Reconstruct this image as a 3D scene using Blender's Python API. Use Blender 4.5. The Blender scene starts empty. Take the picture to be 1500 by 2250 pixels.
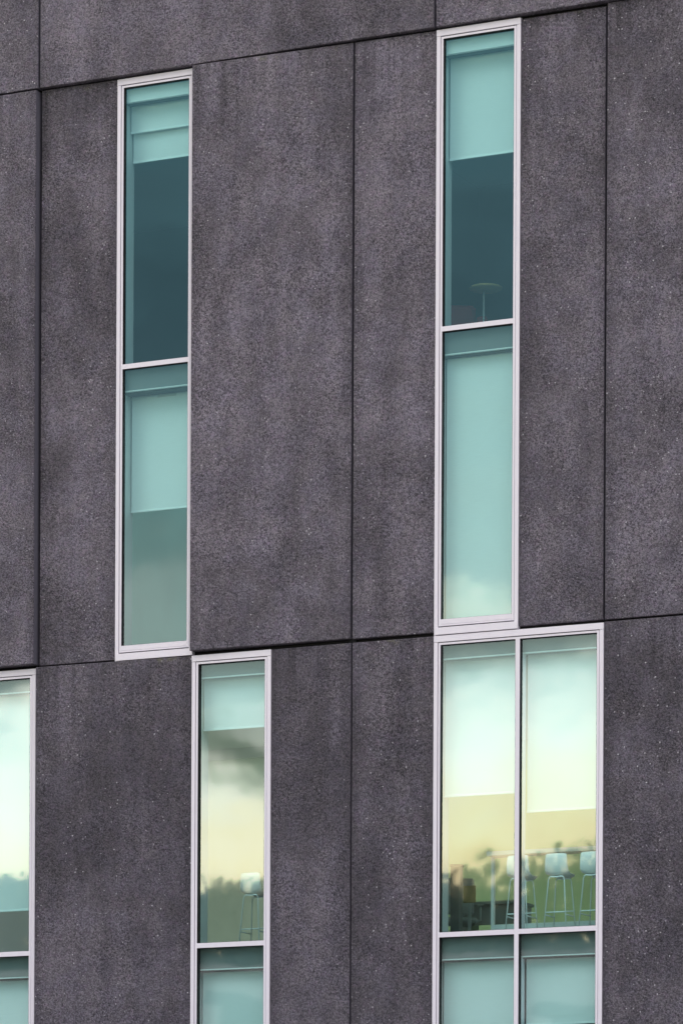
import bpy, bmesh, math, random
from mathutils import Vector, Matrix
random.seed(7)
scene = bpy.context.scene
COL = scene.collection

# ------------------------------------------------------------------ camera
PHI = 0.44503                      # the street runs at this angle to the facade
cam_d = bpy.data.cameras.new('camera')
cam = bpy.data.objects.new('camera', cam_d)
COL.objects.link(cam)
cam_d.sensor_fit = 'VERTICAL'
cam_d.sensor_height = 36.0
cam_d.sensor_width = 24.0
cam_d.lens = 8500.0 / 2250.0 * 36.0
cam_d.shift_y = (2946.24 - 1125.0) / 2250.0      # rising front: verticals stay parallel
cam_d.clip_start = 0.5
cam_d.clip_end = 3000
cam.matrix_world = (Matrix.Translation((20.9215, -43.8663, 1.6)) @ Matrix.Rotation(PHI, 4, 'Z')
                    @ Matrix.Rotation(math.pi / 2, 4, 'X') @ Matrix.Rotation(0.004776, 4, 'Z'))
scene.camera = cam

# ------------------------------------------------------------------ render settings
scene.render.engine = 'CYCLES'
cy = scene.cycles
cy.max_bounces = 12
cy.diffuse_bounces = 5
cy.glossy_bounces = 4
cy.transparent_max_bounces = 24
cy.sample_clamp_indirect = 6.0
cy.use_denoising = True
cy.caustics_reflective = False
cy.caustics_refractive = False
vs = scene.view_settings
vs.view_transform = 'Standard'
vs.look = 'None'
vs.exposure = 0.0
vs.gamma = 1.0
vs.use_curve_mapping = False


# ------------------------------------------------------------------ node helper
class NT:
    def __init__(self, tree):
        self.t = tree
        tree.nodes.clear()

    def n(self, kind, **kw):
        nd = self.t.nodes.new(kind)
        for k, v in kw.items():
            setattr(nd, k, v)
        return nd

    def link(self, a, b):
        self.t.links.new(a, b)

    def put(self, sock, v):
        if hasattr(v, 'is_output') or isinstance(v, bpy.types.NodeSocket):
            self.link(v, sock)
        elif v is not None:
            sock.default_value = v

    def m(self, op, a, b=None, c=None, clamp=False):
        nd = self.n('ShaderNodeMath', operation=op, use_clamp=clamp)
        self.put(nd.inputs[0], a)
        if b is not None:
            self.put(nd.inputs[1], b)
        if c is not None:
            self.put(nd.inputs[2], c)
        return nd.outputs[0]

    def mix(self, f, a, b, blend='MIX'):
        nd = self.n('ShaderNodeMix', data_type='RGBA', blend_type=blend)
        self.put(nd.inputs[0], f)
        self.put(nd.inputs[6], a)
        self.put(nd.inputs[7], b)
        return nd.outputs[2]

    def smooth(self, v, lo, hi, o0=0.0, o1=1.0):
        nd = self.n('ShaderNodeMapRange', interpolation_type='SMOOTHSTEP')
        self.put(nd.inputs[0], v)
        for i, x in enumerate((lo, hi, o0, o1)):
            nd.inputs[i + 1].default_value = x
        return nd.outputs[0]

    def noise(self, vec, scale, detail=2.0, rough=0.5, out=0):
        nd = self.n('ShaderNodeTexNoise')
        if vec is not None:
            self.link(vec, nd.inputs['Vector'])
        nd.inputs['Scale'].default_value = scale
        nd.inputs['Detail'].default_value = detail
        nd.inputs['Roughness'].default_value = rough
        return nd.outputs[out]

    def xyz(self, x, y, z):
        nd = self.n('ShaderNodeCombineXYZ')
        for i, v in enumerate((x, y, z)):
            self.put(nd.inputs[i], v)
        return nd.outputs[0]

    def ramp(self, f, stops):
        nd = self.n('ShaderNodeValToRGB')
        self.link(f, nd.inputs[0])
        el = nd.color_ramp.elements
        while len(el) < len(stops):
            el.new(0.5)
        for e, (p, c) in zip(el, stops):
            e.position = p
            e.color = (c[0], c[1], c[2], 1.0)
        return nd.outputs[0]


# ------------------------------------------------------------------ sky
SUN_EL, SUN_AZ = math.radians(48), math.radians(205)     # azimuth: from +Y, clockwise (towards the south-west)
world = bpy.data.worlds.new('World')
scene.world = world
world.use_nodes = True
W = NT(world.node_tree)
tc = W.n('ShaderNodeTexCoord')
sp = W.n('ShaderNodeSeparateXYZ')
W.link(tc.outputs['Generated'], sp.inputs[0])
X, Y, Z = sp.outputs
cs, sn = math.cos(PHI), math.sin(PHI)
hyp = W.m('MAXIMUM', W.m('SQRT', W.m('ADD', W.m('MULTIPLY', X, X), W.m('MULTIPLY', Y, Y))), 0.01)
# azimuth measured from the glow of the sunset, elevation as a slope
az = W.m('DIVIDE', W.m('SUBTRACT', W.m('MULTIPLY', X, cs), W.m('MULTIPLY', Y, sn)), hyp)
fw = W.m('DIVIDE', W.m('MULTIPLY', W.m('ADD', W.m('MULTIPLY', X, sn), W.m('MULTIPLY', Y, cs)), -1.0), hyp)
el = W.m('DIVIDE', Z, hyp)
v_str = W.xyz(W.m('MULTIPLY', az, 26.0), W.m('MULTIPLY', el, 75.0), 3.7)
n_str = W.noise(v_str, 1.0, 5.0, 0.55)
v_big = W.xyz(W.m('MULTIPLY', az, 9.0), W.m('MULTIPLY', el, 22.0), 8.1)
n_big = W.noise(v_big, 1.0, 3.0, 0.5)
el_w = W.m('ADD', el, W.m('ADD', W.m('MULTIPLY', W.m('SUBTRACT', n_str, 0.5), 0.046),
                          W.m('MULTIPLY', W.m('SUBTRACT', n_big, 0.5), 0.030)))
el_w = W.m('MAXIMUM', W.m('SUBTRACT', el_w, W.m('MULTIPLY', az, 0.10)), 0.0)
tt = W.m('DIVIDE', el_w, W.m('ADD', el_w, 0.3))
K = 0.20                               # ramp colours are stored at a quarter of their radiance


def q(r, g, b):
    return (r * K, g * K, b * K)


def pos(e):
    return e / (e + 0.3)


GLOW = [(pos(0.00), q(3.0, 2.3, 1.6)), (pos(0.11), q(4.7, 3.7, 2.1)), (pos(0.124), q(4.9, 4.4, 2.75)),
        (pos(0.140), q(4.5, 4.25, 3.1)), (pos(0.152), q(4.1, 4.15, 3.5)), (pos(0.164), q(2.6, 2.8, 2.5)),
        (pos(0.176), q(0.85, 1.05, 0.98)), (pos(0.215), q(0.52, 0.78, 0.82)), (pos(0.262), q(0.22, 0.47, 0.58)), (pos(0.30), q(0.28, 0.62, 0.75)),
        (pos(0.33), q(0.20, 0.56, 0.70)), (pos(0.5), q(0.45, 0.55, 0.68)), (pos(1.0), q(1.40, 1.36, 1.55))]
gl = W.ramp(tt, GLOW)
OTHER = [(pos(0.0), q(0.96, 0.96, 1.04)), (pos(0.15), q(1.22, 1.19, 1.30)), (pos(0.5), q(1.39, 1.36, 1.50)),
         (pos(2.0), q(1.72, 1.68, 1.86))]
ot = W.ramp(tt, OTHER)
uneven = W.m('ADD', 0.58, W.m('ADD', W.m('MULTIPLY', n_big, 0.52), W.m('MULTIPLY', n_str, 0.32)))
glv = W.n('ShaderNodeVectorMath', operation='SCALE')
W.link(gl, glv.inputs[0])
W.link(uneven, glv.inputs['Scale'])
cloud = W.mix(W.smooth(fw, 0.80, 0.97), ot, glv.outputs[0])


def cloud_bank(a0, e0, ra, re, col, amt, base, warp=0.9, skew=0.0):
    """a soft-edged cloud at azimuth a0 / slope e0"""
    da = W.m('DIVIDE', W.m('SUBTRACT', az, a0), ra)
    de = W.m('DIVIDE', W.m('ADD', W.m('SUBTRACT', el, e0), W.m('MULTIPLY', W.m('SUBTRACT', az, a0), skew)), re)
    r = W.m('SQRT', W.m('ADD', W.m('MULTIPLY', da, da), W.m('MULTIPLY', de, de)))
    r = W.m('ADD', r, W.m('MULTIPLY', W.m('ADD', W.m('SUBTRACT', n_str, 0.5), W.m('SUBTRACT', n_big, 0.5)), warp * 2))
    f = W.m('MULTIPLY', W.smooth(r, 1.15, 0.35), amt)
    f = W.m('MULTIPLY', f, W.smooth(fw, 0.5, 0.8))
    return W.mix(f, base, (col[0] * K, col[1] * K, col[2] * K, 1.0))


cloud = cloud_bank(-0.0255, 0.1505, 0.0270, 0.0125, (0.50, 0.68, 0.52), 0.98, cloud, 0.42, 0.40)     # grey cloud before the glow
cloud = cloud_bank(-0.052, 0.185, 0.026, 0.018, (1.2, 1.4, 1.35), 0.9, cloud, 0.5)
cloud = cloud_bank(0.032, 0.1890, 0.020, 0.0055, (2.8, 2.9, 2.2), 0.75, cloud)           # lit cloud edge
cloud = cloud_bank(-0.075, 0.158, 0.020, 0.010, (4.2, 4.3, 3.7), 0.8, cloud)
sky = W.n('ShaderNodeTexSky', sky_type='NISHITA')
sky.sun_disc = False
sky.sun_elevation = SUN_EL
sky.sun_rotation = SUN_AZ
bg1 = W.n('ShaderNodeBackground')
W.link(sky.outputs[0], bg1.inputs[0])
bg1.inputs[1].default_value = 0.06
bg2 = W.n('ShaderNodeBackground')
W.link(cloud, bg2.inputs[0])
bg2.inputs[1].default_value = 1.0 / K
mx = W.n('ShaderNodeMixShader')
mx.inputs[0].default_value = 0.97
W.link(bg1.outputs[0], mx.inputs[1])
W.link(bg2.outputs[0], mx.inputs[2])
wo = W.n('ShaderNodeOutputWorld')
W.link(mx.outputs[0], wo.inputs[0])
world.cycles.sampling_method = 'MANUAL'
world.cycles.sample_map_resolution = 1024

sun_d = bpy.data.lights.new('sun', 'SUN')
sun_d.energy = 0.7
sun_d.angle = math.radians(25)
sun_d.color = (1.0, 0.95, 0.92)
sun = bpy.data.objects.new('sun', sun_d)
COL.objects.link(sun)
sdir = Vector((math.sin(SUN_AZ) * math.cos(SUN_EL), math.cos(SUN_AZ) * math.cos(SUN_EL), math.sin(SUN_EL)))
sun.rotation_euler = sdir.to_track_quat('Z', 'Y').to_euler()


# ------------------------------------------------------------------ materials
def mat(name):
    m = bpy.data.materials.new(name)
    m.use_nodes = True
    return m, NT(m.node_tree)


def finish(N, shader):
    o = N.n('ShaderNodeOutputMaterial')
    N.link(shader, o.inputs[0])


def principled(N, col, rough, metal=0.0, spec=0.5, normal=None):
    b = N.n('ShaderNodeBsdfPrincipled')
    N.put(b.inputs['Base Color'], col if not isinstance(col, tuple) else (*col[:3], 1.0))
    N.put(b.inputs['Roughness'], rough)
    b.inputs['Metallic'].default_value = metal
    b.inputs['Specular IOR Level'].default_value = spec
    if normal is not None:
        N.link(normal, b.inputs['Normal'])
    return b.outputs[0]


def plain(name, col, rough=0.6, metal=0.0, spec=0.4, var=0.08, scale=6.0):
    m, N = mat(name)
    t = N.n('ShaderNodeTexCoord')
    f = N.noise(t.outputs['Object'], scale, 4.0, 0.6)
    c = N.mix(f, tuple(max(0, x * (1 - var)) for x in col) + (1,), tuple(min(1, x * (1 + var)) for x in col) + (1,))
    finish(N, principled(N, c, rough, metal, spec))
    return m


def concrete_material():
    m, N = mat('exposed_aggregate_concrete')
    t = N.n('ShaderNodeTexCoord')
    oi = N.n('ShaderNodeObjectInfo')
    off = N.m('MULTIPLY', oi.outputs['Random'], 57.0)
    va = N.n('ShaderNodeVectorMath', operation='ADD')
    N.link(t.outputs['Object'], va.inputs[0])
    N.link(N.xyz(off, N.m('MULTIPLY', off, 0.37), N.m('MULTIPLY', off, 1.7)), va.inputs[1])
    P = va.outputs[0]
    sx = N.n('ShaderNodeSeparateXYZ')
    N.link(P, sx.inputs[0])
    streak_v = N.xyz(N.m('MULTIPLY', sx.outputs[0], 2.6), 0.0, N.m('MULTIPLY', sx.outputs[2], 0.55))
    big = N.noise(P, 0.55, 4.0, 0.55)
    mid = N.noise(P, 2.6, 4.0, 0.6)
    streak = N.noise(streak_v, 1.0, 4.0, 0.55)
    fine = N.noise(P, 66.0, 2.0, 0.75)
    grit = N.noise(P, 34.0, 1.0, 0.6)
    # matrix: dark cement between greyish stones
    v = N.n('ShaderNodeTexVoronoi')
    N.link(P, v.inputs['Vector'])
    v.inputs['Scale'].default_value = 58.0
    cellrand = N.n('ShaderNodeSeparateColor')
    N.link(v.outputs['Color'], cellrand.inputs[0])
    stone = cellrand.outputs[0]
    lum = N.m('ADD', N.m('MULTIPLY', fine, 0.75), N.m('ADD', N.m('MULTIPLY', stone, 0.20), N.m('MULTIPLY', grit, 0.35)))
    lum = N.smooth(lum, 0.38, 0.98)
    # patches where the surface was washed deeper show more stone, others stay smoother
    washed = N.smooth(N.noise(P, 1.7, 3.0, 0.6), 0.38, 0.64, 0.84, 1.16)
    lum = N.m('ADD', 0.47, N.m('MULTIPLY', N.m('SUBTRACT', lum, 0.47), washed))
    col = N.mix(lum, (0.034, 0.0315, 0.038, 1), (0.222, 0.204, 0.236, 1))
    # hue of the individual stones: mauve, olive, blue grey
    hue = N.noise(P, 14.0, 2.0, 0.6)
    col = N.mix(N.smooth(hue, 0.52, 0.70, 0.0, 0.55), col, N.mix(1.0, col, (1.10, 0.95, 1.08, 1), 'MULTIPLY'))
    col = N.mix(N.smooth(hue, 0.48, 0.32, 0.0, 0.55), col, N.mix(1.0, col, (0.98, 1.01, 0.95, 1), 'MULTIPLY'))
    hue2 = N.noise(P, 3.2, 3.0, 0.6)
    col = N.mix(N.smooth(hue2, 0.40, 0.62), N.mix(1.0, col, (1.02, 0.995, 0.985, 1), 'MULTIPLY'), N.mix(1.0, col, (1.0, 0.985, 1.03, 1), 'MULTIPLY'))
    # weathering: broad vertical clouds, run-off from the top edge; darker along the joints
    w = N.m('ADD', N.m('ADD', N.m('MULTIPLY', big, 0.46), N.m('MULTIPLY', streak, 0.34)), N.m('MULTIPLY', mid, 0.24))
    dark = N.smooth(w, 0.40, 0.66, 0.68, 1.42)
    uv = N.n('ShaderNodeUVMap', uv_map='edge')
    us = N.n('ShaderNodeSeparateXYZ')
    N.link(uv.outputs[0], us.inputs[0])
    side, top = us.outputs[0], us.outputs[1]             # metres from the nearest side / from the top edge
    run_v = N.xyz(N.m('MULTIPLY', sx.outputs[0], 9.0), 0.0, N.m('MULTIPLY', sx.outputs[2], 0.35))
    runs = N.smooth(N.noise(run_v, 1.0, 3.0, 0.6), 0.46, 0.66)
    run_len = N.m('ADD', 0.35, N.m('MULTIPLY', streak, 1.6))
    run_f = N.m('MULTIPLY', runs, N.m('SUBTRACT', 1.0, N.m('DIVIDE', top, run_len), clamp=True))
    edge_dark = N.m('MULTIPLY', N.smooth(N.m('SUBTRACT', side, N.m('MULTIPLY', mid, 0.22)), 0.06, -0.10), N.smooth(streak, 0.35, 0.62))
    dark = N.m('MULTIPLY', dark, N.m('SUBTRACT', 1.0, N.m('MULTIPLY', run_f, 0.34)))
    dark = N.m('MULTIPLY', dark, N.m('SUBTRACT', 1.0, N.m('MULTIPLY', edge_dark, 0.30)))
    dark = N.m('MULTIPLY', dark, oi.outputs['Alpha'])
    dk = N.n('ShaderNodeVectorMath', operation='SCALE')
    N.link(col, dk.inputs[0])
    N.link(dark, dk.inputs['Scale'])
    col = dk.outputs[0]
    # a little lichen where water sits on the top edge
    lich = N.m('MULTIPLY', N.smooth(top, 0.10, 0.02), N.smooth(N.noise(P, 5.0, 4.0, 0.7), 0.55, 0.72))
    col = N.mix(N.m('MULTIPLY', lich, 0.5), col, (0.20, 0.20, 0.11, 1))
    # sparse bright quartz chips
    v2 = N.n('ShaderNodeTexVoronoi')
    N.link(P, v2.inputs['Vector'])
    v2.inputs['Scale'].default_value = 44.0
    cr2 = N.n('ShaderNodeSeparateColor')
    N.link(v2.outputs['Color'], cr2.inputs[0])
    chip = N.m('MULTIPLY', N.m('GREATER_THAN', cr2.outputs[1], 0.978), N.smooth(v2.outputs['Distance'], 0.55, 0.25))
    col = N.mix(N.m('MULTIPLY', chip, N.m('POWER', cr2.outputs[2], 1.5)), col, (0.52, 0.50, 0.53, 1))
    b1 = N.n('ShaderNodeBump')
    b1.inputs['Strength'].default_value = 0.75
    b1.inputs['Distance'].default_value = 0.012
    N.link(lum, b1.inputs['Height'])
    finish(N, principled(N, col, 0.82, 0.0, 0.35, b1.outputs[0]))
    return m


def smooth_concrete():
    m, N = mat('formed_concrete_edge')
    t = N.n('ShaderNodeTexCoord')
    f = N.noise(t.outputs['Object'], 9.0, 5.0, 0.65)
    c = N.mix(f, (0.105, 0.100, 0.125, 1), (0.160, 0.153, 0.180, 1))
    finish(N, principled(N, c, 0.8, 0, 0.3))
    return m


def aluminium():
    m, N = mat('powder_coated_aluminium')
    t = N.n('ShaderNodeTexCoord')
    mp = N.n('ShaderNodeMapping')
    mp.inputs['Scale'].default_value = (9, 9, 1.5)
    N.link(t.outputs['Object'], mp.inputs[0])
    f = N.noise(mp.outputs[0], 1.0, 5.0, 0.6)
    c = N.mix(f, (0.74, 0.705, 0.755, 1), (0.83, 0.795, 0.84, 1))
    finish(N, principled(N, c, 0.42, 0.0, 0.45))
    return m


def glass():
    m, N = mat('tinted_window_glass')
    g = N.n('ShaderNodeNewGeometry')
    t = N.n('ShaderNodeTexCoord')
    oi = N.n('ShaderNodeObjectInfo')
    va = N.n('ShaderNodeVectorMath', operation='ADD')
    N.link(t.outputs['Object'], va.inputs[0])
    off = N.m('MULTIPLY', oi.outputs['Random'], 31.0)
    N.link(N.xyz(off, 0.0, off), va.inputs[1])
    wav = N.noise(va.outputs[0], 1.3, 1.5, 0.45)
    bp = N.n('ShaderNodeBump')
    bp.inputs['Strength'].default_value = 1.0
    bp.inputs['Distance'].default_value = 0.0016
    N.link(wav, bp.inputs['Height'])
    tr = N.n('ShaderNodeBsdfTransparent')
    tr.inputs[0].default_value = (0.856, 0.992, 0.978, 1)         # each face; the pane has two
    gs = N.n('ShaderNodeBsdfGlossy')
    gs.inputs['Color'].default_value = (0.96, 0.97, 0.955, 1)
    gs.inputs['Roughness'].default_value = 0.028
    N.link(bp.outputs[0], gs.inputs['Normal'])
    mxs = N.n('ShaderNodeMixShader')
    lw = N.n('ShaderNodeLayerWeight')
    lw.inputs[0].default_value = 0.25
    fac = N.m('ADD', 0.155, N.m('MULTIPLY', lw.outputs['Facing'], 0.08))
    fac = N.m('MULTIPLY', fac, N.m('SUBTRACT', 1.0, g.outputs['Backfacing']))
    N.link(fac, mxs.inputs[0])
    N.link(tr.outputs[0], mxs.inputs[1])
    N.link(gs.outputs[0], mxs.inputs[2])
    finish(N, mxs.outputs[0])
    return m


def blind_cloth():
    m, N = mat('woven_blind_fabric')
    t = N.n('ShaderNodeTexCoord')
    sx = N.n('ShaderNodeSeparateXYZ')
    N.link(t.outputs['Object'], sx.inputs[0])
    weave = N.noise(N.xyz(N.m('MULTIPLY', sx.outputs[0], 6.0), 0.0, N.m('MULTIPLY', sx.outputs[2], 70.0)), 1.0, 3.0, 0.6)
    soft = N.noise(t.outputs['Object'], 1.4, 2.0, 0.5)
    f = N.m('ADD', N.m('MULTIPLY', weave, 0.5), N.m('MULTIPLY', soft, 0.5))
    c = N.mix(f, (0.80, 0.80, 0.79, 1), (0.97, 0.97, 0.96, 1))
    d = N.n('ShaderNodeBsdfDiffuse')
    N.link(c, d.inputs[0])
    tl = N.n('ShaderNodeBsdfTranslucent')
    N.link(c, tl.inputs[0])
    ms = N.n('ShaderNodeMixShader')
    ms.inputs[0].default_value = 0.07
    N.link(d.outputs[0], ms.inputs[1])
    N.link(tl.outputs[0], ms.inputs[2])
    finish(N, ms.outputs[0])
    return m


def leaf_material(name, a, b):
    m, N = mat(name)
    t = N.n('ShaderNodeTexCoord')
    f = N.noise(t.outputs['Object'], 1.1, 3.0, 0.6)
    c = N.mix(f, (*a, 1), (*b, 1))
    finish(N, principled(N, c, 0.7, 0, 0.25))
    return m


def wood_wall():
    m, N = mat('pale_wood_wall')
    t = N.n('ShaderNodeTexCoord')
    mp = N.n('ShaderNodeMapping')
    mp.inputs['Scale'].default_value = (5, 5, 0.6)
    N.link(t.outputs['Object'], mp.inputs[0])
    f = N.noise(mp.outputs[0], 1.0, 5.0, 0.6)
    c = N.mix(f, (0.42, 0.33, 0.15, 1), (0.60, 0.48, 0.25, 1))
    finish(N, principled(N, c, 0.55, 0, 0.35))
    return m


def ground_material(name, a, b, scale):
    m, N = mat(name)
    t = N.n('ShaderNodeTexCoord')
    f = N.noise(t.outputs['Object'], scale, 6.0, 0.7)
    c = N.mix(f, (*a, 1), (*b, 1))
    finish(N, principled(N, c, 0.9, 0, 0.2))
    return m


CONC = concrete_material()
EDGE = smooth_concrete()
ALU = aluminium()
GLASS = glass()
BLIND = blind_cloth()
SEAL = plain('black_sealant', (0.012, 0.012, 0.014), 0.7, 0, 0.2)
GASKET = plain('black_rubber_gasket', (0.010, 0.010, 0.012), 0.6, 0, 0.3)
PLASTER = plain('white_plaster', (0.74, 0.73, 0.70), 0.8, 0, 0.2, 0.04, 1.5)
GREYWALL = plain('grey_painted_wall', (0.20, 0.21, 0.21), 0.8, 0, 0.2, 0.05, 1.5)
SPAN_D = plain('dark_grey_spandrel_board', (0.20, 0.205, 0.205), 0.6, 0, 0.3, 0.05)
SPAN_W = plain('white_spandrel_board', (0.76, 0.76, 0.75), 0.6, 0, 0.3, 0.03)
PELMET = plain('dark_pelmet_board', (0.20, 0.21, 0.22), 0.6, 0, 0.3, 0.04)
LINING = plain('pale_grey_reveal_board', (0.58, 0.59, 0.59), 0.6, 0, 0.3, 0.04)
CARPET = plain('grey_carpet', (0.16, 0.16, 0.165), 0.95, 0, 0.1, 0.15, 30)
CEIL = plain('ceiling_tile_white', (0.72, 0.72, 0.70), 0.9, 0, 0.1, 0.03, 2)
WOODW = wood_wall()
def backlit(name, col, amount):
    m, N = mat(name)
    t = N.n('ShaderNodeTexCoord')
    mp = N.n('ShaderNodeMapping')
    mp.inputs['Scale'].default_value = (1.3, 1.0, 0.5)
    N.link(t.outputs['Object'], mp.inputs[0])
    f = N.noise(mp.outputs[0], 1.2, 3.0, 0.5)
    c = N.mix(f, tuple(x * 0.8 for x in col) + (1,), tuple(min(1, x * 1.15) for x in col) + (1,))
    d = N.n('ShaderNodeBsdfDiffuse')
    N.link(c, d.inputs[0])
    tl = N.n('ShaderNodeBsdfTranslucent')
    N.link(c, tl.inputs[0])
    ms = N.n('ShaderNodeMixShader')
    ms.inputs[0].default_value = amount
    N.link(d.outputs[0], ms.inputs[1])
    N.link(tl.outputs[0], ms.inputs[2])
    finish(N, ms.outputs[0])
    return m


BACKLIT_G = backlit('grey_light_panel', (0.80, 0.81, 0.70), 0.64)  # for the added rear panels that pass sky light into the rooms
BACKLIT_Y = backlit('amber_light_panel', (0.66, 0.74, 0.52), 0.66)
BACKLIT_D = backlit('dim_light_panel', (0.56, 0.76, 0.72), 0.50)
WHITEP = plain('white_moulded_plastic', (0.92, 0.93, 0.93), 0.4, 0, 0.5, 0.02)
WHITEM = plain('white_painted_steel', (0.92, 0.93, 0.93), 0.35, 0, 0.5, 0.02)
DARKM = plain('grey_fabric', (0.46, 0.50, 0.51), 0.8, 0, 0.3)
DARKC = plain('dark_painted_steel', (0.16, 0.18, 0.185), 0.6, 0, 0.3)
PLY = plain('yellow_birch_ply', (0.52, 0.38, 0.13), 0.5, 0, 0.4, 0.1, 20)
REDF = plain('red_upholstery', (0.50, 0.045, 0.055), 0.8, 0, 0.2)
ORANGE = plain('mustard_upholstery', (0.46, 0.38, 0.16), 0.8, 0, 0.2)
BARK = plain('bark', (0.09, 0.07, 0.05), 0.9, 0, 0.1, 0.3, 9)
LEAF_A = leaf_material('dark_green_leaves', (0.080, 0.102, 0.068), (0.120, 0.135, 0.095))
LEAF_B = leaf_material('olive_green_leaves', (0.095, 0.112, 0.062), (0.135, 0.150, 0.090))
GRASS = ground_material('mown_grass', (0.045, 0.075, 0.025), (0.09, 0.12, 0.045), 0.8)
ASPH = ground_material('asphalt', (0.042, 0.042, 0.045), (0.065, 0.065, 0.068), 5)
PAVE = ground_material('concrete_paving', (0.26, 0.25, 0.24), (0.34, 0.33, 0.31), 3)
RENDER_W = plain('pale_rendered_wall', (0.74, 0.72, 0.68), 0.85, 0, 0.2, 0.08, 0.7)
RENDER_D = plain('slate_cladding', (0.07, 0.072, 0.075), 0.8, 0, 0.2, 0.15, 1.5)
ROOFM = plain('dark_metal_roof', (0.07, 0.072, 0.078), 0.5, 0.2, 0.4)
DARKGL = plain('dark_window_glass', (0.02, 0.025, 0.03), 0.08, 0, 0.8)


# ------------------------------------------------------------------ mesh helpers
def link(name, bm, mats, parent=None, smooth=False):
    me = bpy.data.meshes.new(name)
    bmesh.ops.recalc_face_normals(bm, faces=bm.faces[:])
    bm.to_mesh(me)
    bm.free()
    if not isinstance(mats, (list, tuple)):
        mats = [mats]
    for m_ in mats:
        me.materials.append(m_)
    if smooth:
        for p in me.polygons:
            p.use_smooth = True
    o = bpy.data.objects.new(name, me)
    COL.objects.link(o)
    if parent:
        o.parent = parent
    return o


def box(bm, x0, x1, y0, y1, z0, z1, bevel=0.0, seg=1):
    vs_ = [bm.verts.new((x, y, z)) for x in (x0, x1) for y in (y0, y1) for z in (z0, z1)]
    idx = [(0, 1, 3, 2), (4, 6, 7, 5), (0, 4, 5, 1), (2, 3, 7, 6), (0, 2, 6, 4), (1, 5, 7, 3)]
    fs = [bm.faces.new([vs_[i] for i in f]) for f in idx]
    if bevel:
        ed = list({e for f in fs for e in f.edges})
        bmesh.ops.bevel(bm, geom=ed, offset=bevel, segments=seg, affect='EDGES', profile=0.5)
    return fs


def B(*boxes, bevel=0.0):
    bm = bmesh.new()
    for b in boxes:
        box(bm, *b, bevel=bevel)
    return bm


def tube(bm, pts, r, sides=8, r1=None):
    """a round bar swept along a polyline"""
    pts = [Vector(p) for p in pts]
    rings = []
    for i, p in enumerate(pts):
        d = (pts[min(i + 1, len(pts) - 1)] - pts[max(i - 1, 0)]).normalized()
        up = Vector((0, 0, 1)) if abs(d.z) < 0.9 else Vector((0, 1, 0))
        a = d.cross(up).normalized()
        b = d.cross(a)
        rr = r if r1 is None else r + (r1 - r) * i / (len(pts) - 1)
        rings.append([bm.verts.new(p + (a * math.cos(k * 2 * math.pi / sides) + b * math.sin(k * 2 * math.pi / sides)) * rr)
                      for k in range(sides)])
    for i in range(len(rings) - 1):
        for k in range(sides):
            bm.faces.new((rings[i][k], rings[i][(k + 1) % sides], rings[i + 1][(k + 1) % sides], rings[i + 1][k]))
    bm.faces.new(rings[0][::-1])
    bm.faces.new(rings[-1])


def lathe(bm, prof, n=24, cx=0, cy_=0):
    rings = []
    for r, z in prof:
        rings.append([bm.verts.new((cx + r * math.cos(k * 2 * math.pi / n), cy_ + r * math.sin(k * 2 * math.pi / n), z)) for k in range(n)])
    for i in range(len(rings) - 1):
        for k in range(n):
            bm.faces.new((rings[i][k], rings[i][(k + 1) % n], rings[i + 1][(k + 1) % n], rings[i + 1][k]))
    bm.faces.new(rings[0][::-1])
    bm.faces.new(rings[-1])


def thing(name, label, cat, loc=(0, 0, 0), rotz=0.0, group=None):
    o = bpy.data.objects.new(name, None)
    COL.objects.link(o)
    o.location = loc
    o.rotation_euler = (0, 0, rotz)
    o.empty_display_size = 0.2
    o['label'] = label
    o['category'] = cat
    if group:
        o['group'] = group
    return o


def dup(root, loc, rotz=0.0, scale=None, label=None):
    r = root.copy()
    COL.objects.link(r)
    r.location = loc
    r.rotation_euler = (0, 0, rotz)
    if scale:
        r.scale = scale
    if label:
        r['label'] = label
    for ch in list(root.children):
        c = ch.copy()
        COL.objects.link(c)
        c.parent = r
        for g in list(ch.children):
            d = g.copy()
            COL.objects.link(d)
            d.parent = c
    return r


def structure(name, bm, m):
    o = link(name, bm, m)
    o['kind'] = 'structure'
    return o


# ------------------------------------------------------------------ ground
structure('ground', B((-700, 700, -900, 700, -1.0, 0.0)), GRASS)
structure('road', B((-60, 60, -33, -24, -0.5, 0.004)), ASPH)
structure('pavement', B((-60, 60, -24, -0.3, -0.5, 0.12)), PAVE)

HILL = leaf_material('wooded_hillside', (0.075, 0.092, 0.070), (0.120, 0.130, 0.100))


def hills():
    rnd = random.Random(11)
    ph = [(rnd.uniform(0, 6.28), rnd.uniform(0.5, 1.0)) for _ in range(7)]
    bm = bmesh.new()
    nx, ny = 240, 10
    grid = []
    for j in range(ny + 1):
        v_ = j / ny
        row = []
        for i in range(nx + 1):
            x = -330 + 480 * i / nx
            y = -110 - 130 * v_
            top = 25.2 + sum(a_ * math.sin(x * (0.05 + 0.075 * k * k) + p_) / (1 + k * 1.3) for k, (p_, a_) in enumerate(ph)) * 0.55
            row.append(bm.verts.new((x, y, -0.5 + (top + 0.5) * math.sin(min(1.0, v_ * 1.6) * math.pi / 2) + rnd.uniform(-0.12, 0.12) * (j > 0))))
        grid.append(row)
    for j in range(ny):
        for i in range(nx):
            bm.faces.new((grid[j][i], grid[j][i + 1], grid[j + 1][i + 1], grid[j + 1][i]))
    o = structure('hills', bm, HILL)
    for p in o.data.polygons:
        p.use_smooth = True


hills()

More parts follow.
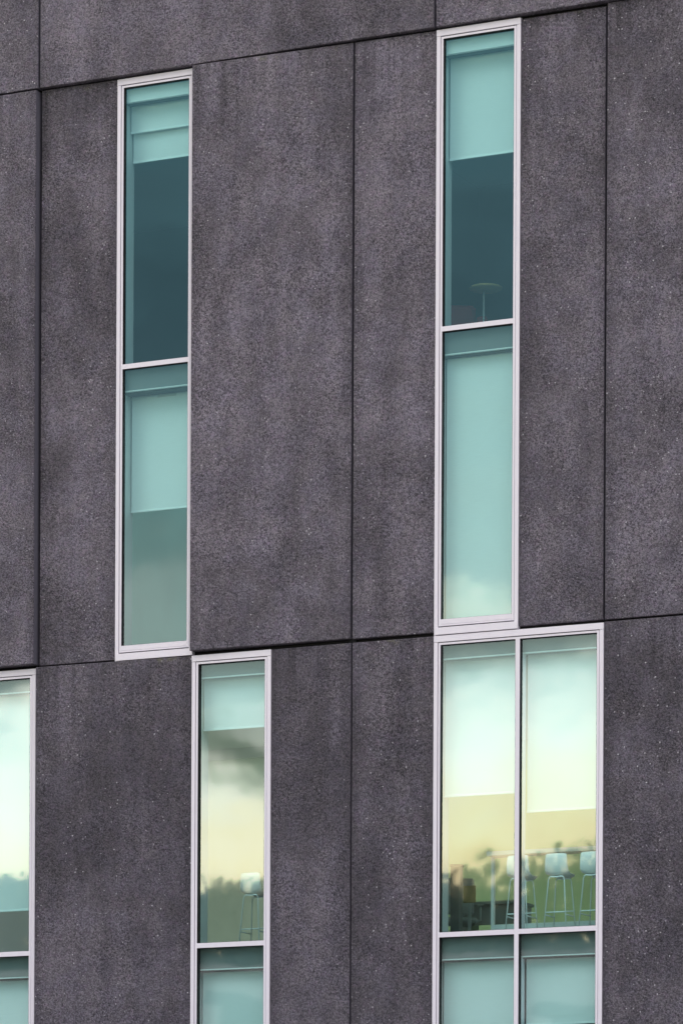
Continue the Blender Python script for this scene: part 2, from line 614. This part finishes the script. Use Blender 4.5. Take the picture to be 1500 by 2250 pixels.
# ------------------------------------------------------------------ the office building
bld = thing('office_building', 'dark exposed aggregate concrete office facade with tall narrow white framed windows', 'building')
GX = [-4.408, -3.280, -2.152, -1.024, 0.104, 1.232, 2.360, 3.490]     # the planning grid of the facade
H1, H2, H3 = 17.888, 10.362, 2.840                                       # heads of the window rows
T1, T2 = 14.197, 6.675                                                   # tops of the transoms
FLOORS = [2.86, 6.62, 10.38, 14.14, 17.90]
G = 0.0145


def panel(x0, x1, z0, z1, yl, yr, tone=1.0, back=0.12):
    """precast panel, its front canted from yl (left edge) to yr (right edge)"""
    bm = bmesh.new()
    v = [bm.verts.new(p) for p in ((x0, yl, z0), (x1, yr, z0), (x1, yr, z1), (x0, yl, z1),
                                   (x0, back, z0), (x1, back, z0), (x1, back, z1), (x0, back, z1))]
    for f in ((0, 1, 2, 3), (5, 4, 7, 6), (4, 0, 3, 7), (1, 5, 6, 2), (3, 2, 6, 7), (4, 5, 1, 0)):
        bm.faces.new([v[i] for i in f])
    front = [e for e in bm.edges if all(w_ in v[:4] for w_ in e.verts)]
    bmesh.ops.bevel(bm, geom=front, offset=0.009, segments=2, affect='EDGES', profile=0.5)
    bmesh.ops.recalc_face_normals(bm, faces=bm.faces[:])
    for f in bm.faces:
        f.material_index = 1 if abs(f.normal.x) > 0.93 else 0
    xm = 0.5 * (x0 + x1)
    bmesh.ops.bisect_plane(bm, geom=bm.verts[:] + bm.edges[:] + bm.faces[:], plane_co=(xm, 0, 0), plane_no=(1, 0, 0))
    uvl = bm.loops.layers.uv.new('edge')
    for f in bm.faces:
        for lp in f.loops:
            x_, z_ = lp.vert.co.x, lp.vert.co.z
            lp[uvl].uv = (min(x_ - x0, x1 - x_), z1 - z_)
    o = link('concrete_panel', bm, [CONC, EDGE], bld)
    o.color = (1, 1, 1, tone)              # tone factor per panel, lower rows darker
    return o


TOPZ, LEFTX, RIGHTX = 25.4, -9.8, 8.3
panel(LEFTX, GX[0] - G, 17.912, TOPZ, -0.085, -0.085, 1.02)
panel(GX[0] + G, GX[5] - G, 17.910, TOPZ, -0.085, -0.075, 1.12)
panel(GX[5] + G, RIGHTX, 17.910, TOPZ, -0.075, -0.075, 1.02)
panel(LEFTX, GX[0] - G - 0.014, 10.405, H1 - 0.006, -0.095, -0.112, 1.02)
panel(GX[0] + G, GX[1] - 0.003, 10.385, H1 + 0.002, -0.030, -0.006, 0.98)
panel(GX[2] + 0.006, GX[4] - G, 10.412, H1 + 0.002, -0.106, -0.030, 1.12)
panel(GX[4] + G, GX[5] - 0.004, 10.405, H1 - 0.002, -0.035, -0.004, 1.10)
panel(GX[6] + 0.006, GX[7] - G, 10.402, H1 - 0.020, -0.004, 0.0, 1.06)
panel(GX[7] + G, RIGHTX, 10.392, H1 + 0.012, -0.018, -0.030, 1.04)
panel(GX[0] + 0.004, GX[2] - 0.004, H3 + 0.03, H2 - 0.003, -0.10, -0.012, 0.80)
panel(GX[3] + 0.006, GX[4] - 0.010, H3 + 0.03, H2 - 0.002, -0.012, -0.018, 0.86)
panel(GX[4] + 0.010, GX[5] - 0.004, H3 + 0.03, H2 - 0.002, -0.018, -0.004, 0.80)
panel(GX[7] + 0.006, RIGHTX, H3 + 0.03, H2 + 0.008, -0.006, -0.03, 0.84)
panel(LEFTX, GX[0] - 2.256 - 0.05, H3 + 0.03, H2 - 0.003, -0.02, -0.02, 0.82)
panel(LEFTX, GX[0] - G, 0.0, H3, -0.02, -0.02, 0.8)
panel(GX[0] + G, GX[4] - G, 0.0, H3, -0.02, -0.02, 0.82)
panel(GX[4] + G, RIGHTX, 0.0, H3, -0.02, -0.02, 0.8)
link('joint_sealant', B((GX[0] - 0.05, GX[0] + 0.05, 0.045, 0.119, 0.1, H3 - 0.2), (GX[0] - 0.05, GX[0] + 0.05, 0.045, 0.125, H2 + 0.08, TOPZ),
                        (GX[4] - 0.05, GX[4] + 0.05, 0.02, 0.118, 0.1, H1 - 0.06), (GX[5] - 0.05, GX[5] + 0.05, 0.02, 0.118, H1 + 0.1, TOPZ),
                        (GX[7] - 0.05, GX[7] + 0.05, 0.045, 0.118, H2 + 0.1, H1 - 0.06),
                        (LEFTX, RIGHTX, 0.05, 0.122, H1 - 0.05, H1 + 0.09), (LEFTX, RIGHTX, 0.05, 0.122, H2 - 0.05, H2 + 0.07),
                        (LEFTX, RIGHTX, 0.05, 0.122, H3 - 0.05, H3 + 0.07)), SEAL, bld)


def window(x0, x1, z0, z1, transoms, mullions=(), yf=-0.014, white_top=False, lining_d=0.36, jl=True, jr=True):
    """storey-high window: outer frame, inner sash, glass set back in black gaskets, boards behind it"""
    ow, gp, iw = 0.050, 0.008, 0.030       # outer frame, shadow groove, inner frame
    hd, sl = 0.082, 0.094                  # head flashing, sill
    zb = z0 + sl + 0.016                   # top of the drainage gap
    w = link('window', B((x0, x0 + ow, yf, 0.10, z0, z1 - hd - 0.003), (x1 - ow, x1, yf, 0.10, z0 + sl + 0.002, z1 - hd - 0.003)), ALU, bld)
    link('head_flashing', B((x0 - 0.002, x1 + 0.002, yf - 0.004, 0.10, z1 - hd, z1 - 0.004), bevel=0.002), ALU, w)
    link('sill', B((x0 + ow * 0.35, x1 + 0.001, yf - 0.010, 0.10, z0 + 0.004, z0 + sl), bevel=0.002), ALU, w)
    a0, a1 = x0 + ow + gp, x1 - ow - gp
    b0, b1 = zb, z1 - hd - 0.009
    lip = 0.020
    yi = yf + 0.006
    link('sash', B((a0, a0 + iw, yi, 0.075, b0, b1), (a1 - iw, a1, yi, 0.075, b0, b1),
                   (a0 + iw, a1 - iw, yi, 0.075, b1 - 0.027, b1), (a0 + iw, a1 - iw, yi, 0.075, b0 + lip + 0.003, b0 + lip + 0.066),
                   (a0 + iw, a1 - iw, yi - 0.003, 0.075, b0, b0 + lip), bevel=0.0015), ALU, w)
    link('gasket', B((x0 + ow, a0, 0.010, 0.099, b0, z1 - hd), (a1, x1 - ow, 0.010, 0.099, b0, z1 - hd),
                     (a0, a1, 0.010, 0.099, b1, z1 - hd), (x0 + ow * 0.3, x1 - 0.003, 0.012, 0.099, z0 + sl, zb)), GASKET, w)
    gx0, gx1, gz0, gz1 = a0 + iw, a1 - iw, b0 + lip + 0.066, b1 - 0.027
    xs = [gx0]
    for mxx in mullions:
        link('mullion', B((mxx - 0.030, mxx + 0.030, yi - 0.001, 0.19, gz0, gz1), bevel=0.0015), ALU, w)
        xs += [mxx - 0.030, mxx + 0.030]
    xs.append(gx1)
    zs = [gz0]
    for tz in sorted(transoms):
        for k in range(0, len(xs), 2):
            link('transom', B((xs[k], xs[k + 1], yi, 0.075, tz - 0.062, tz), bevel=0.0015), ALU, w)
        zs += [tz - 0.062, tz]
    zs.append(gz1)
    gy = 0.026
    for k in range(0, len(xs), 2):
        for j in range(0, len(zs), 2):
            p0, p1, r0, r1 = xs[k], xs[k + 1], zs[j], zs[j + 1]
            link('pane_gasket', B((p0, p0 + 0.004, yi + 0.004, 0.07, r0, r1), (p1 - 0.004, p1, yi + 0.004, 0.07, r0, r1),
                                  (p0 + 0.004, p1 - 0.004, yi + 0.004, 0.07, r1 - 0.004, r1),
                                  (p0 + 0.004, p1 - 0.004, yi + 0.012, 0.07, r0, r0 + 0.004)), GASKET, w)
            g = link('pane', B((p0 + 0.004, p1 - 0.004, gy, gy + 0.024, r0 + 0.004, r1 - 0.004)), GLASS, w)
    # spandrel boards in front of the slab edges, and the reveal boards at the sides
    tops = [(z1, 0.275, white_top)] + [(tz, 0.325, False) for tz in transoms]
    for tz, dd, wh in tops:
        link('spandrel', B((x0 + 0.04, x1 - 0.04, 0.080, 0.10, tz - dd, tz - 0.03)), SPAN_W if wh else SPAN_D, w)
        link('spandrel_trim', B((x0 + 0.04, x1 - 0.04, 0.074, 0.12, tz - dd - 0.014, tz - dd - 0.001)), SPAN_W, w)
        link('pelmet', B((x0 + 0.04, x1 - 0.04, 0.121, 0.50, tz - dd - 0.012, tz - dd + 0.01)), PELMET, w)
    link('reveal', B((x0 + 0.02, x0 + 0.045, 0.101, lining_d, z0 + 0.05, z1 - 0.05), (x1 - 0.045, x1 - 0.02, 0.101, lining_d, z0 + 0.05, z1 - 0.05)), LINING, w)
    return w


window(GX[1], GX[2], H2 + 0.004, H1, [T1], white_top=True, yf=-0.014)
window(GX[5], GX[6], H2 + 0.004, H1, [T1], white_top=True, yf=-0.018)
window(GX[2], GX[3], H3 + 0.004, H2, [T2], yf=-0.024)
window(GX[5], GX[7], H3 + 0.004, H2, [T2], mullions=[GX[6] - 0.003], yf=-0.018)
window(GX[0] - 2.256 - 0.045, GX[0] - 0.045, H3 + 0.004, H2, [T2], mullions=[GX[0] - 1.17], yf=-0.020)

# walls behind the panels, between the windows
solid_hi = [(LEFTX + 0.02, GX[1] + 0.02), (GX[2] - 0.02, GX[5] + 0.02), (GX[6] - 0.02, RIGHTX - 0.02)]
solid_lo = [(LEFTX + 0.02, GX[0] - 2.28), (GX[0] - 0.065, GX[2] + 0.02), (GX[3] - 0.02, GX[5] + 0.02), (GX[7] - 0.02, RIGHTX - 0.02)]
for k in range(4):
    z0, z1 = FLOORS[k], FLOORS[k + 1] - 0.34
    for a, b in (solid_hi if k >= 2 else solid_lo):
        link('plaster_wall', B((a, b, 0.126, 0.30, z0, z1)), PLASTER, bld)
for k, z in enumerate(FLOORS):
    link('floor_slab', B((LEFTX + 0.25, RIGHTX - 0.25, 0.13, 5.28, z - 0.30, z)), CARPET, bld)
    if k:
        link('ceiling', B((LEFTX + 0.25, RIGHTX - 0.25, 0.305, 5.28, z - 0.335, z - 0.302)), CEIL, bld)
link('roof', B((LEFTX, RIGHTX, 0.13, 5.6, TOPZ - 0.4, TOPZ - 0.05)), SEAL, bld)
for a, b in ((LEFTX, LEFTX + 0.24), (RIGHTX - 0.24, RIGHTX)):
    # open gaps added in both ends of the second floor to light the rooms
    link('end_wall', B((a, b, 0.127, 5.6, 0.0, 6.60), (a, b, 0.127, 0.5, 6.60, 9.98), (a, b, 5.0, 5.6, 6.60, 9.98), (a, b, 0.127, 5.6, 9.98, TOPZ - 0.45)), CONC, bld)
XA, XB = LEFTX + 0.25, RIGHTX - 0.25
link('rear_wall', B((XA, XB, 5.3, 5.55, 0.0, 6.62), (XA, XB, 5.3, 5.55, 9.9, 10.40), (XA, XB, 5.3, 5.55, 14.0, TOPZ - 0.45),
                    (XA, -6.9, 5.3, 5.55, 6.62, 9.9), (XA, -6.5, 5.3, 5.55, 10.4, 14.0), (0.3, XB, 5.3, 5.55, 10.4, 14.0),
                    (-2.5, -2.3, 5.3, 5.55, 6.62, 9.9)), PLASTER, bld)
# translucent panels added at the rear to brighten the rooms with sky light
link('rear_light_panel', B((-6.899, -2.501, 5.36, 5.38, 6.62, 9.899)), BACKLIT_G, bld)
link('rear_light_panel', B((-2.299, XB, 5.36, 5.38, 6.62, 9.899)), BACKLIT_Y, bld)
link('rear_light_panel', B((-6.499, 0.299, 5.36, 5.38, 10.401, 13.999)), BACKLIT_D, bld)
link('partition', B((-0.6, -0.48, 0.31, 5.29, 14.14, 17.56)), GREYWALL, bld)
link('partition', B((XA, -0.61, 5.2, 5.29, 14.14, 17.56), (-0.47, XB, 5.2, 5.29, 14.14, 17.56)), GREYWALL, bld)

# ------------------------------------------------------------------ roller blinds
def blind(label, x0, x1, ztop, zbot, y=0.20, bar=True):
    t = thing('roller_blind', label, 'blind', (0.5 * (x0 + x1), y, ztop), 0, 'roller blinds behind the windows')
    hw = 0.5 * (x1 - x0)
    L = ztop - zbot
    bm = bmesh.new()
    # the cloth: a thin sheet with a faint billow
    nx, nz = 8, 24
    for s, yy in ((0, 0.0), (1, 0.0012)):
        grid = [[bm.verts.new((-hw + 2 * hw * i / nx, yy + 0.006 * math.sin(3.1 * j / nz + i * 0.35) * math.sin(math.pi * i / nx), -L * j / nz))
                 for i in range(nx + 1)] for j in range(nz + 1)]
        for j in range(nz):
            for i in range(nx):
                f = (grid[j][i], grid[j][i + 1], grid[j + 1][i + 1], grid[j + 1][i])
                bm.faces.new(f if s else f[::-1])
    link('fabric', bm, BLIND, t, True)
    tb = bmesh.new()
    tube(tb, [(-hw - 0.01, 0.035, 0.03), (hw + 0.01, 0.035, 0.03)], 0.034, 14)
    link('roller_tube', tb, WHITEM, t, True)
    if bar:
        link('bottom_bar', B((-hw - 0.004, hw + 0.004, -0.010, 0.014, -L - 0.022, -L + 0.004), bevel=0.003), WHITEM, t)
    return t


RB = 0.062
blind('short front roller blind doubled over a longer one, top of the left upper window', GX[1] + RB, GX[2] - RB, 17.66, 17.27, 0.25)
blind('longer rear roller blind half drawn below a shorter one, top of the left upper window', GX[1] + RB, GX[2] - RB, 17.62, 16.90, 0.31)
blind('pale roller blind drawn halfway over the lower pane of the left upper window', GX[1] + RB, GX[2] - RB, 13.87, 12.36, 0.30)
blind('pale roller blind half drawn above the dark pane with the round table', GX[5] + RB, GX[6] - RB, 17.66, 16.35, 0.26)
blind('fully drawn roller blind in the tall pane below the round table', GX[5] + RB, GX[6] - RB, 13.92, 10.42, 0.20, True)
blind('bright roller blind drawn low in the window cut off by the left picture edge', GX[0] - 1.13, GX[0] - 0.11, 10.12, 7.25, 0.20)
blind('roller blind at the bottom of the window cut off by the left picture edge', GX[0] - 1.13, GX[0] - 0.11, 6.40, 3.2, 0.20)
blind('short roller blind above the single bar stool in the narrow window', GX[2] + RB, GX[3] - RB, 10.12, 9.44, 0.20)
blind('fully drawn roller blind below the single bar stool, with house shapes reflected on it', GX[2] + RB, GX[3] - RB, 6.40, 3.2, 0.20)
blind('half drawn roller blind above the white table end, left pane of the double window', GX[5] + RB, GX[6] - 0.045, 10.12, 8.40, 0.20)
blind('lowest hanging roller blind above the row of bar stools, right pane of the double window', GX[6] + 0.045, GX[7] - RB, 10.12, 8.15, 0.20)
blind('fully drawn roller blind in the bottom left pane of the double window', GX[5] + RB, GX[6] - 0.045, 6.40, 3.2, 0.20)
blind('roller blind ending just above the picture edge, bottom right pane of the double window', GX[6] + 0.045, GX[7] - RB, 6.40, 5.525, 0.20)


# ------------------------------------------------------------------ furniture seen through the glass
def make_stool(label, loc, rotz=0.0):
    t = thing('bar_stool', label, 'bar stool', loc, rotz, 'white bar stools at the high table')
    # shell: back rises on the -y side, the seat runs to +y
    bm = bmesh.new()
    prof = [(-0.185, 1.005, 0.150), (-0.200, 0.992, 0.166), (-0.205, 0.93, 0.176), (-0.200, 0.86, 0.180), (-0.180, 0.79, 0.188),
            (-0.140, 0.745, 0.190), (-0.08, 0.732, 0.190), (0.0, 0.728, 0.190), (0.08, 0.730, 0.188), (0.14, 0.736, 0.182), (0.185, 0.728, 0.165), (0.20, 0.716, 0.145)]
    nx = 12
    for side in (0, 1):
        grid = []
        for i, (y, z, hw) in enumerate(prof):
            row = []
            for k in range(nx + 1):
                u = -1 + 2 * k / nx
                cup = 0.035 * u * u
                yy = y + (cup if i < 6 else cup * 0.2)
                zz = z + (cup * 0.9 if i >= 5 else 0) + (0.006 * side)
                row.append(bm.verts.new((u * hw, yy + 0.005 * side, zz)))
            grid.append(row)
        for i in range(len(prof) - 1):
            for k in range(nx):
                f = (grid[i][k], grid[i][k + 1], grid[i + 1][k + 1], grid[i + 1][k])
                bm.faces.new(f if side else f[::-1])
        if side == 0:
            g0 = grid
        else:
            for i in range(len(prof) - 1):
                for k in (0, nx):
                    bm.faces.new((g0[i][k], g0[i + 1][k], grid[i + 1][k], grid[i][k]))
            for i in (0, len(prof) - 1):
                for k in range(nx):
                    bm.faces.new((g0[i][k], g0[i][k + 1], grid[i][k + 1], grid[i][k]))
    link('seat_shell', bm, WHITEP, t, True)
    for y, yb in ((-0.15, -0.21), (0.14, 0.21)):
        lb = bmesh.new()
        tube(lb, [(-0.185, yb, 0.0), (-0.125, y, 0.69), (-0.112, y, 0.712), (-0.088, y, 0.724), (0.0, y, 0.716), (0.088, y, 0.724), (0.112, y, 0.712),
                  (0.125, y, 0.69), (0.185, yb, 0.0)], 0.0095, 8)
        link('leg_frame', lb, WHITEM, t, True)
    f = 0.30 / 0.69
    xa = 0.185 - 0.06 * f
    ya = 0.21 - 0.06 * f
    fb = bmesh.new()
    for s in (-1, 1):
        tube(fb, [(-xa, s * ya, 0.30 + 0.02 * s), (xa, s * ya, 0.30 + 0.02 * s)], 0.008, 8)
        tube(fb, [(s * xa, -ya, 0.25), (s * xa, ya, 0.25)], 0.008, 8)
    link('footrest', fb, WHITEM, t, True)
    return t


FZ = 6.62
st = make_stool('white bar stool half hidden by the mullion of the double window, by the table end', (2.225, 0.47, FZ))
st.scale = (0.82, 0.85, 1.0)
dup(st, (2.735, 0.47, FZ), 0.03, None, 'white bar stool fully in view, middle of the row at the high table')
dup(st, (3.205, 0.47, FZ), -0.02, None, 'white bar stool cut off by the right frame of the double window')
dup(st, (-1.62, 0.75, FZ), 0.0, None, 'white bar stool standing alone in the narrow window')

tb = thing('high_table', 'long white high table behind the row of bar stools', 'table', (3.37, 1.00, FZ))
link('tabletop', B((-1.80, 1.8, -0.13, 0.13, 1.095, 1.150), bevel=0.004), WHITEP, tb)
for sx_ in (-1.78, 1.72):
    link('leg', B((sx_, sx_ + 0.038, -0.025, 0.025, 0.0, 1.094)), WHITEM, tb)
link('foot_rail', B((-1.741, 1.719, -0.02, 0.02, 0.17, 0.235)), WHITEM, tb)

pl = thing('pedestal', 'tall dark pedestal left of the white high table', 'pedestal', (0.885, 1.5, FZ))
link('shaft', B((-0.062, 0.062, -0.06, 0.06, 0.03, 1.06), bevel=0.004), DARKC, pl)
link('cap', B((-0.07, 0.07, -0.07, 0.07, 1.061, 1.09), bevel=0.003), DARKC, pl)
link('plinth', B((-0.08, 0.08, -0.08, 0.08, 0.0, 0.029)), DARKC, pl)

# task chair and dark desk behind the table
ch = thing('office_chair', 'grey office chair beside a small mustard panel, left of the white table', 'chair', (0.38, 2.7, FZ), 0.5)
link('seat', B((-0.24, 0.24, -0.24, 0.24, 0.46, 0.54), bevel=0.03), DARKM, ch)
link('backrest', B((-0.23, 0.23, 0.22, 0.28, 0.62, 1.10), bevel=0.025), DARKM, ch)
pb = bmesh.new()
tube(pb, [(0, 0, 0.10), (0, 0, 0.46)], 0.03, 10)
tube(pb, [(0, 0.16, 0.48), (0, 0.30, 0.52), (0, 0.29, 0.75)], 0.02, 8)
link('gas_stem', pb, DARKM, ch, True)
for k in range(5):
    a = k * 2 * math.pi / 5
    lb = bmesh.new()
    tube(lb, [(0, 0, 0.11), (0.30 * math.cos(a), 0.30 * math.sin(a), 0.07)], 0.022, 8, 0.014)
    lathe(lb, [(0.012, 0.0), (0.03, 0.012), (0.03, 0.05), (0.012, 0.062)], 10, 0.30 * math.cos(a), 0.30 * math.sin(a))
    link('leg', lb, DARKM, ch, True)
for s in (-1, 1):
    ab = bmesh.new()
    tube(ab, [(s * 0.22, 0.0, 0.48), (s * 0.29, 0.0, 0.52), (s * 0.29, 0.0, 0.70)], 0.014, 8)
    box(ab, s * 0.29 - 0.03, s * 0.29 + 0.03, -0.13, 0.13, 0.70, 0.725)
    link('armrest', ab, DARKM, ch)
dk = thing('desk', 'small grey desk behind the left end of the white high table', 'desk', (0.62, 3.4, FZ))
link('desktop', B((-0.42, 0.42, -0.3, 0.3, 0.76, 0.80)), DARKM, dk)
for sx_ in (-0.40, 0.36):
    link('leg', B((sx_, sx_ + 0.04, -0.26, 0.26, 0.0, 0.759)), DARKM, dk)
link('modesty_panel', B((-0.359, 0.359, -0.20, -0.18, 0.50, 0.758)), LINING, dk)
pn = thing('screen_panel', 'small mustard screen panel standing left of the office chair', 'screen', (0.76, 2.2, FZ), 0.0)
link('upholstered_face', B((-0.085, 0.085, -0.02, 0.02, 0.68, 0.90), bevel=0.008), ORANGE, pn)
link('stand', B((-0.02, 0.02, -0.015, 0.015, 0.02, 0.679), (-0.14, 0.14, -0.15, 0.15, 0.0, 0.019)), DARKM, pn)

# the upper room: round table and red armchair
rt = thing('round_table', 'round ply topped table on a thin pole behind the dark upper pane', 'table', (1.385, 1.2, 14.13))
tbm = bmesh.new()
lathe(tbm, [(0.195, 0.815), (0.210, 0.822), (0.212, 0.838), (0.206, 0.846)], 40)
link('tabletop', tbm, PLY, rt, True)
tbm = bmesh.new()
tube(tbm, [(-0.03, 0, 0.012), (-0.03, 0, 0.814)], 0.012, 10)
link('pole', tbm, LINING, rt, True)
tbm = bmesh.new()
lathe(tbm, [(0.17, 0.0), (0.17, 0.006), (0.03, 0.012)], 30)
link('base', tbm, WHITEM, rt, True)
rc = thing('armchair', 'dark red low armchair left of the round table', 'armchair', (0.80, 1.42, 14.14), 0.5)
rc.scale = (0.95, 0.95, 0.84)
link('seat', B((-0.32, 0.32, -0.33, 0.30, 0.22, 0.44), bevel=0.04), REDF, rc)
bk = B((-0.36, 0.36, 0.22, 0.36, 0.30, 0.95), bevel=0.05)
link('backrest', bk, REDF, rc)
for s in (-1, 1):
    link('armrest', B((s * 0.40 - 0.07, s * 0.40 + 0.07, -0.33, 0.34, 0.18, 0.62), bevel=0.03), REDF, rc)
    for y_ in (-0.27, 0.27):
        lb = bmesh.new()
        tube(lb, [(s * 0.31, y_, 0.0), (s * 0.29, y_, 0.21)], 0.014, 8, 0.02)
        link('leg', lb, DARKM, rc, True)


# ------------------------------------------------------------------ across the street: what the glass mirrors
def make_tree(name, label, loc, h, w, leafm, seed, n=5200):
    rnd = random.Random(seed)
    t = thing(name, label, 'tree', loc, 0, 'trees mirrored in the windows')
    bm = bmesh.new()
    tube(bm, [(0, 0, 0), (0.05, 0.02, h * 0.25), (0.0, 0.05, h * 0.55), (0.05, 0, h * 0.85)], 0.03 * h * 0.6, 8, 0.03)
    for k in range(9):
        a = rnd.uniform(0, 6.28)
        z = h * rnd.uniform(0.28, 0.7)
        r = w * rnd.uniform(0.5, 0.8)
        tube(bm, [(0, 0, z), (r * 0.5 * math.cos(a), r * 0.5 * math.sin(a), z + r * 0.3), (r * math.cos(a), r * math.sin(a), z + r * 0.75)], 0.07, 5, 0.02)
    link('trunk', bm, BARK, t, True)
    bm = bmesh.new()
    clumps = []
    for k in range(26):
        u = rnd.uniform(-1, 1)
        a = rnd.uniform(0, 6.28)
        rr = math.sqrt(max(0, 1 - u * u)) * rnd.uniform(0.55, 1.0)
        clumps.append(Vector((w * rr * math.cos(a), w * rr * math.sin(a), h * 0.62 + u * h * 0.34)))
    for k in range(n):
        c = rnd.choice(clumps)
        s = w * 0.30
        p = c + Vector((rnd.gauss(0, s), rnd.gauss(0, s), rnd.gauss(0, s * 0.7)))
        if p.z > h:
            p.z = h - rnd.random() * 0.4
        if p.z < h * 0.18:
            continue
        sz = rnd.uniform(0.10, 0.22)
        nrm = Vector((rnd.gauss(0, 1), rnd.gauss(0, 1), rnd.gauss(0.4, 1))).normalized()
        a1 = nrm.orthogonal().normalized() * sz
        a2 = nrm.cross(a1).normalized() * sz * 0.7
        bm.faces.new([bm.verts.new(p + q_) for q_ in (a1, a2, -a1, -a2)])
    link('crown', bm, leafm, t)
    return t


tA = make_tree('broadleaf_tree', 'round dark broadleaf tree mirrored left of the white table end', (-17.9, -45.0, 0), 13.45, 2.3, LEAF_A, 3)
tB = make_tree('olive_tree', 'wide olive green tree mirrored above the row of bar stools', (-14.5, -45.5, 0), 13.8, 2.9, LEAF_B, 5)
tC = make_tree('broadleaf_tree', 'dense dark tree mirrored behind the single bar stool', (-24.1, -45.0, 0), 13.4, 3.0, LEAF_A, 8)
EXTRA = [(tC, -26.4, -45.6, 0.985, 'dark tree mirrored at the left side of the narrow window'),
         (tA, -28.6, -46.5, 1.0, 'tree mirrored behind the concrete left of the narrow window'),
         (tC, -30.9, -45.0, 1.035, 'dark tree mirrored in the window cut off by the left picture edge'),
         (tA, -33.2, -45.4, 1.03, 'dark tree mirrored beyond the left picture edge'),
         (tC, -21.4, -46.2, 0.97, 'tree mirrored behind the concrete right of the narrow window'),
         (tC, -23.2, -45.3, 0.99, 'dark tree mirrored just right of the single bar stool'),
         (tA, -19.6, -48.0, 0.93, 'low tree mirrored at the left edge of the double window'),
         (tB, -11.2, -45.0, 1.0, 'olive tree mirrored beyond the right frame of the double window'),
         (tC, -15.9, -47.5, 0.90, 'lower tree mirrored behind the white table')]
for k, (src, x, y, s, lab) in enumerate(EXTRA):
    dup(src, (x, y, 0), k * 1.3, (s * 1.05, s * 1.05, s), lab)


def house(name, label, x0, x1, y0, y1, h0, h1, wallm, chimney=None, nwin=0, flat=False):
    """a house with a single-pitch roof rising from h1 (east end) to h0 (west end)"""
    t = thing(name, label, 'house', (0.5 * (x0 + x1), 0.5 * (y0 + y1), 0), 0, 'houses mirrored in the lowest panes')
    hw, hd = 0.5 * (x1 - x0), 0.5 * (y1 - y0)
    bm = bmesh.new()
    v = [bm.verts.new(p) for p in ((-hw, -hd, 0), (hw, -hd, 0), (hw, hd, 0), (-hw, hd, 0), (-hw, -hd, h0), (hw, -hd, h1), (hw, hd, h1), (-hw, hd, h0))]
    for f in ((0, 1, 5, 4), (1, 2, 6, 5), (2, 3, 7, 6), (3, 0, 4, 7), (4, 5, 6, 7), (3, 2, 1, 0)):
        bm.faces.new([v[i] for i in f])
    link('wall', bm, wallm, t)
    bm = bmesh.new()
    e = 0.25
    v = [bm.verts.new(p) for p in ((-hw - e, -hd - e, h0 + 0.02), (hw + e, -hd - e, h1 + 0.02), (hw + e, hd + e, h1 + 0.02), (-hw - e, hd + e, h0 + 0.02),
                                   (-hw - e, -hd - e, h0 + 0.22), (hw + e, -hd - e, h1 + 0.22), (hw + e, hd + e, h1 + 0.22), (-hw - e, hd + e, h0 + 0.22))]
    for f in ((0, 1, 5, 4), (1, 2, 6, 5), (2, 3, 7, 6), (3, 0, 4, 7), (4, 5, 6, 7), (3, 2, 1, 0)):
        bm.faces.new([v[i] for i in f])
    rf = link('roof', bm, ROOFM if not flat else wallm, t)
    if chimney is not None:
        zc = h0 + (h1 - h0) * (chimney + hw) / (2 * hw)
        link('chimney', B((chimney - 0.2, chimney + 0.2, -0.3, 0.3, zc - 0.3, zc + 0.75)), wallm, rf)
    for k in range(nwin):
        xx = -hw + (k + 0.5) * 2 * hw / nwin
        for zz in (1.2, 4.2, 7.2):
            if zz + 1.4 < min(h0, h1):
                link('window', B((xx - 0.5, xx + 0.5, hd + 0.003, hd + 0.05, zz, zz + 1.4)), DARKGL, t)
    return t


house('rendered_house', 'long pale rendered building mirrored low in the bottom panes', -36, -9, -42.5, -34.5, 9.9, 9.9, RENDER_W, None, 12, True)
house('shed_roof_house', 'dark house with a sloping roof and chimney mirrored in the narrow window', -14.6, -9.2, -31.0, -25.0, 8.38, 6.9, RENDER_D, -2.15, 3)
house('flat_roof_house', 'dark flat roofed house mirrored at the foot of the bottom right pane', -7.5, -3.6, -31.0, -25.0, 7.85, 7.85, RENDER_D, None, 2)
sl_ = thing('street_lamp', 'thin street lamp with a bent arm mirrored on the blind below the single stool', 'street lamp', (-15.15, -24.0, 0.0), 0.0)


def save_lamp():
    bm_ = bmesh.new()
    tube(bm_, [(0, 0, 0), (0, 0, 8.0), (-0.02, 0, 8.45), (-0.08, 0, 8.8), (-0.18, 0, 9.1)], 0.07, 8, 0.035)
    link('pole', bm_, DARKC, sl_, True)
    link('lamp_head', B((-0.42, -0.18, -0.09, 0.09, 9.06, 9.16), bevel=0.02), DARKC, sl_)


save_lamp()
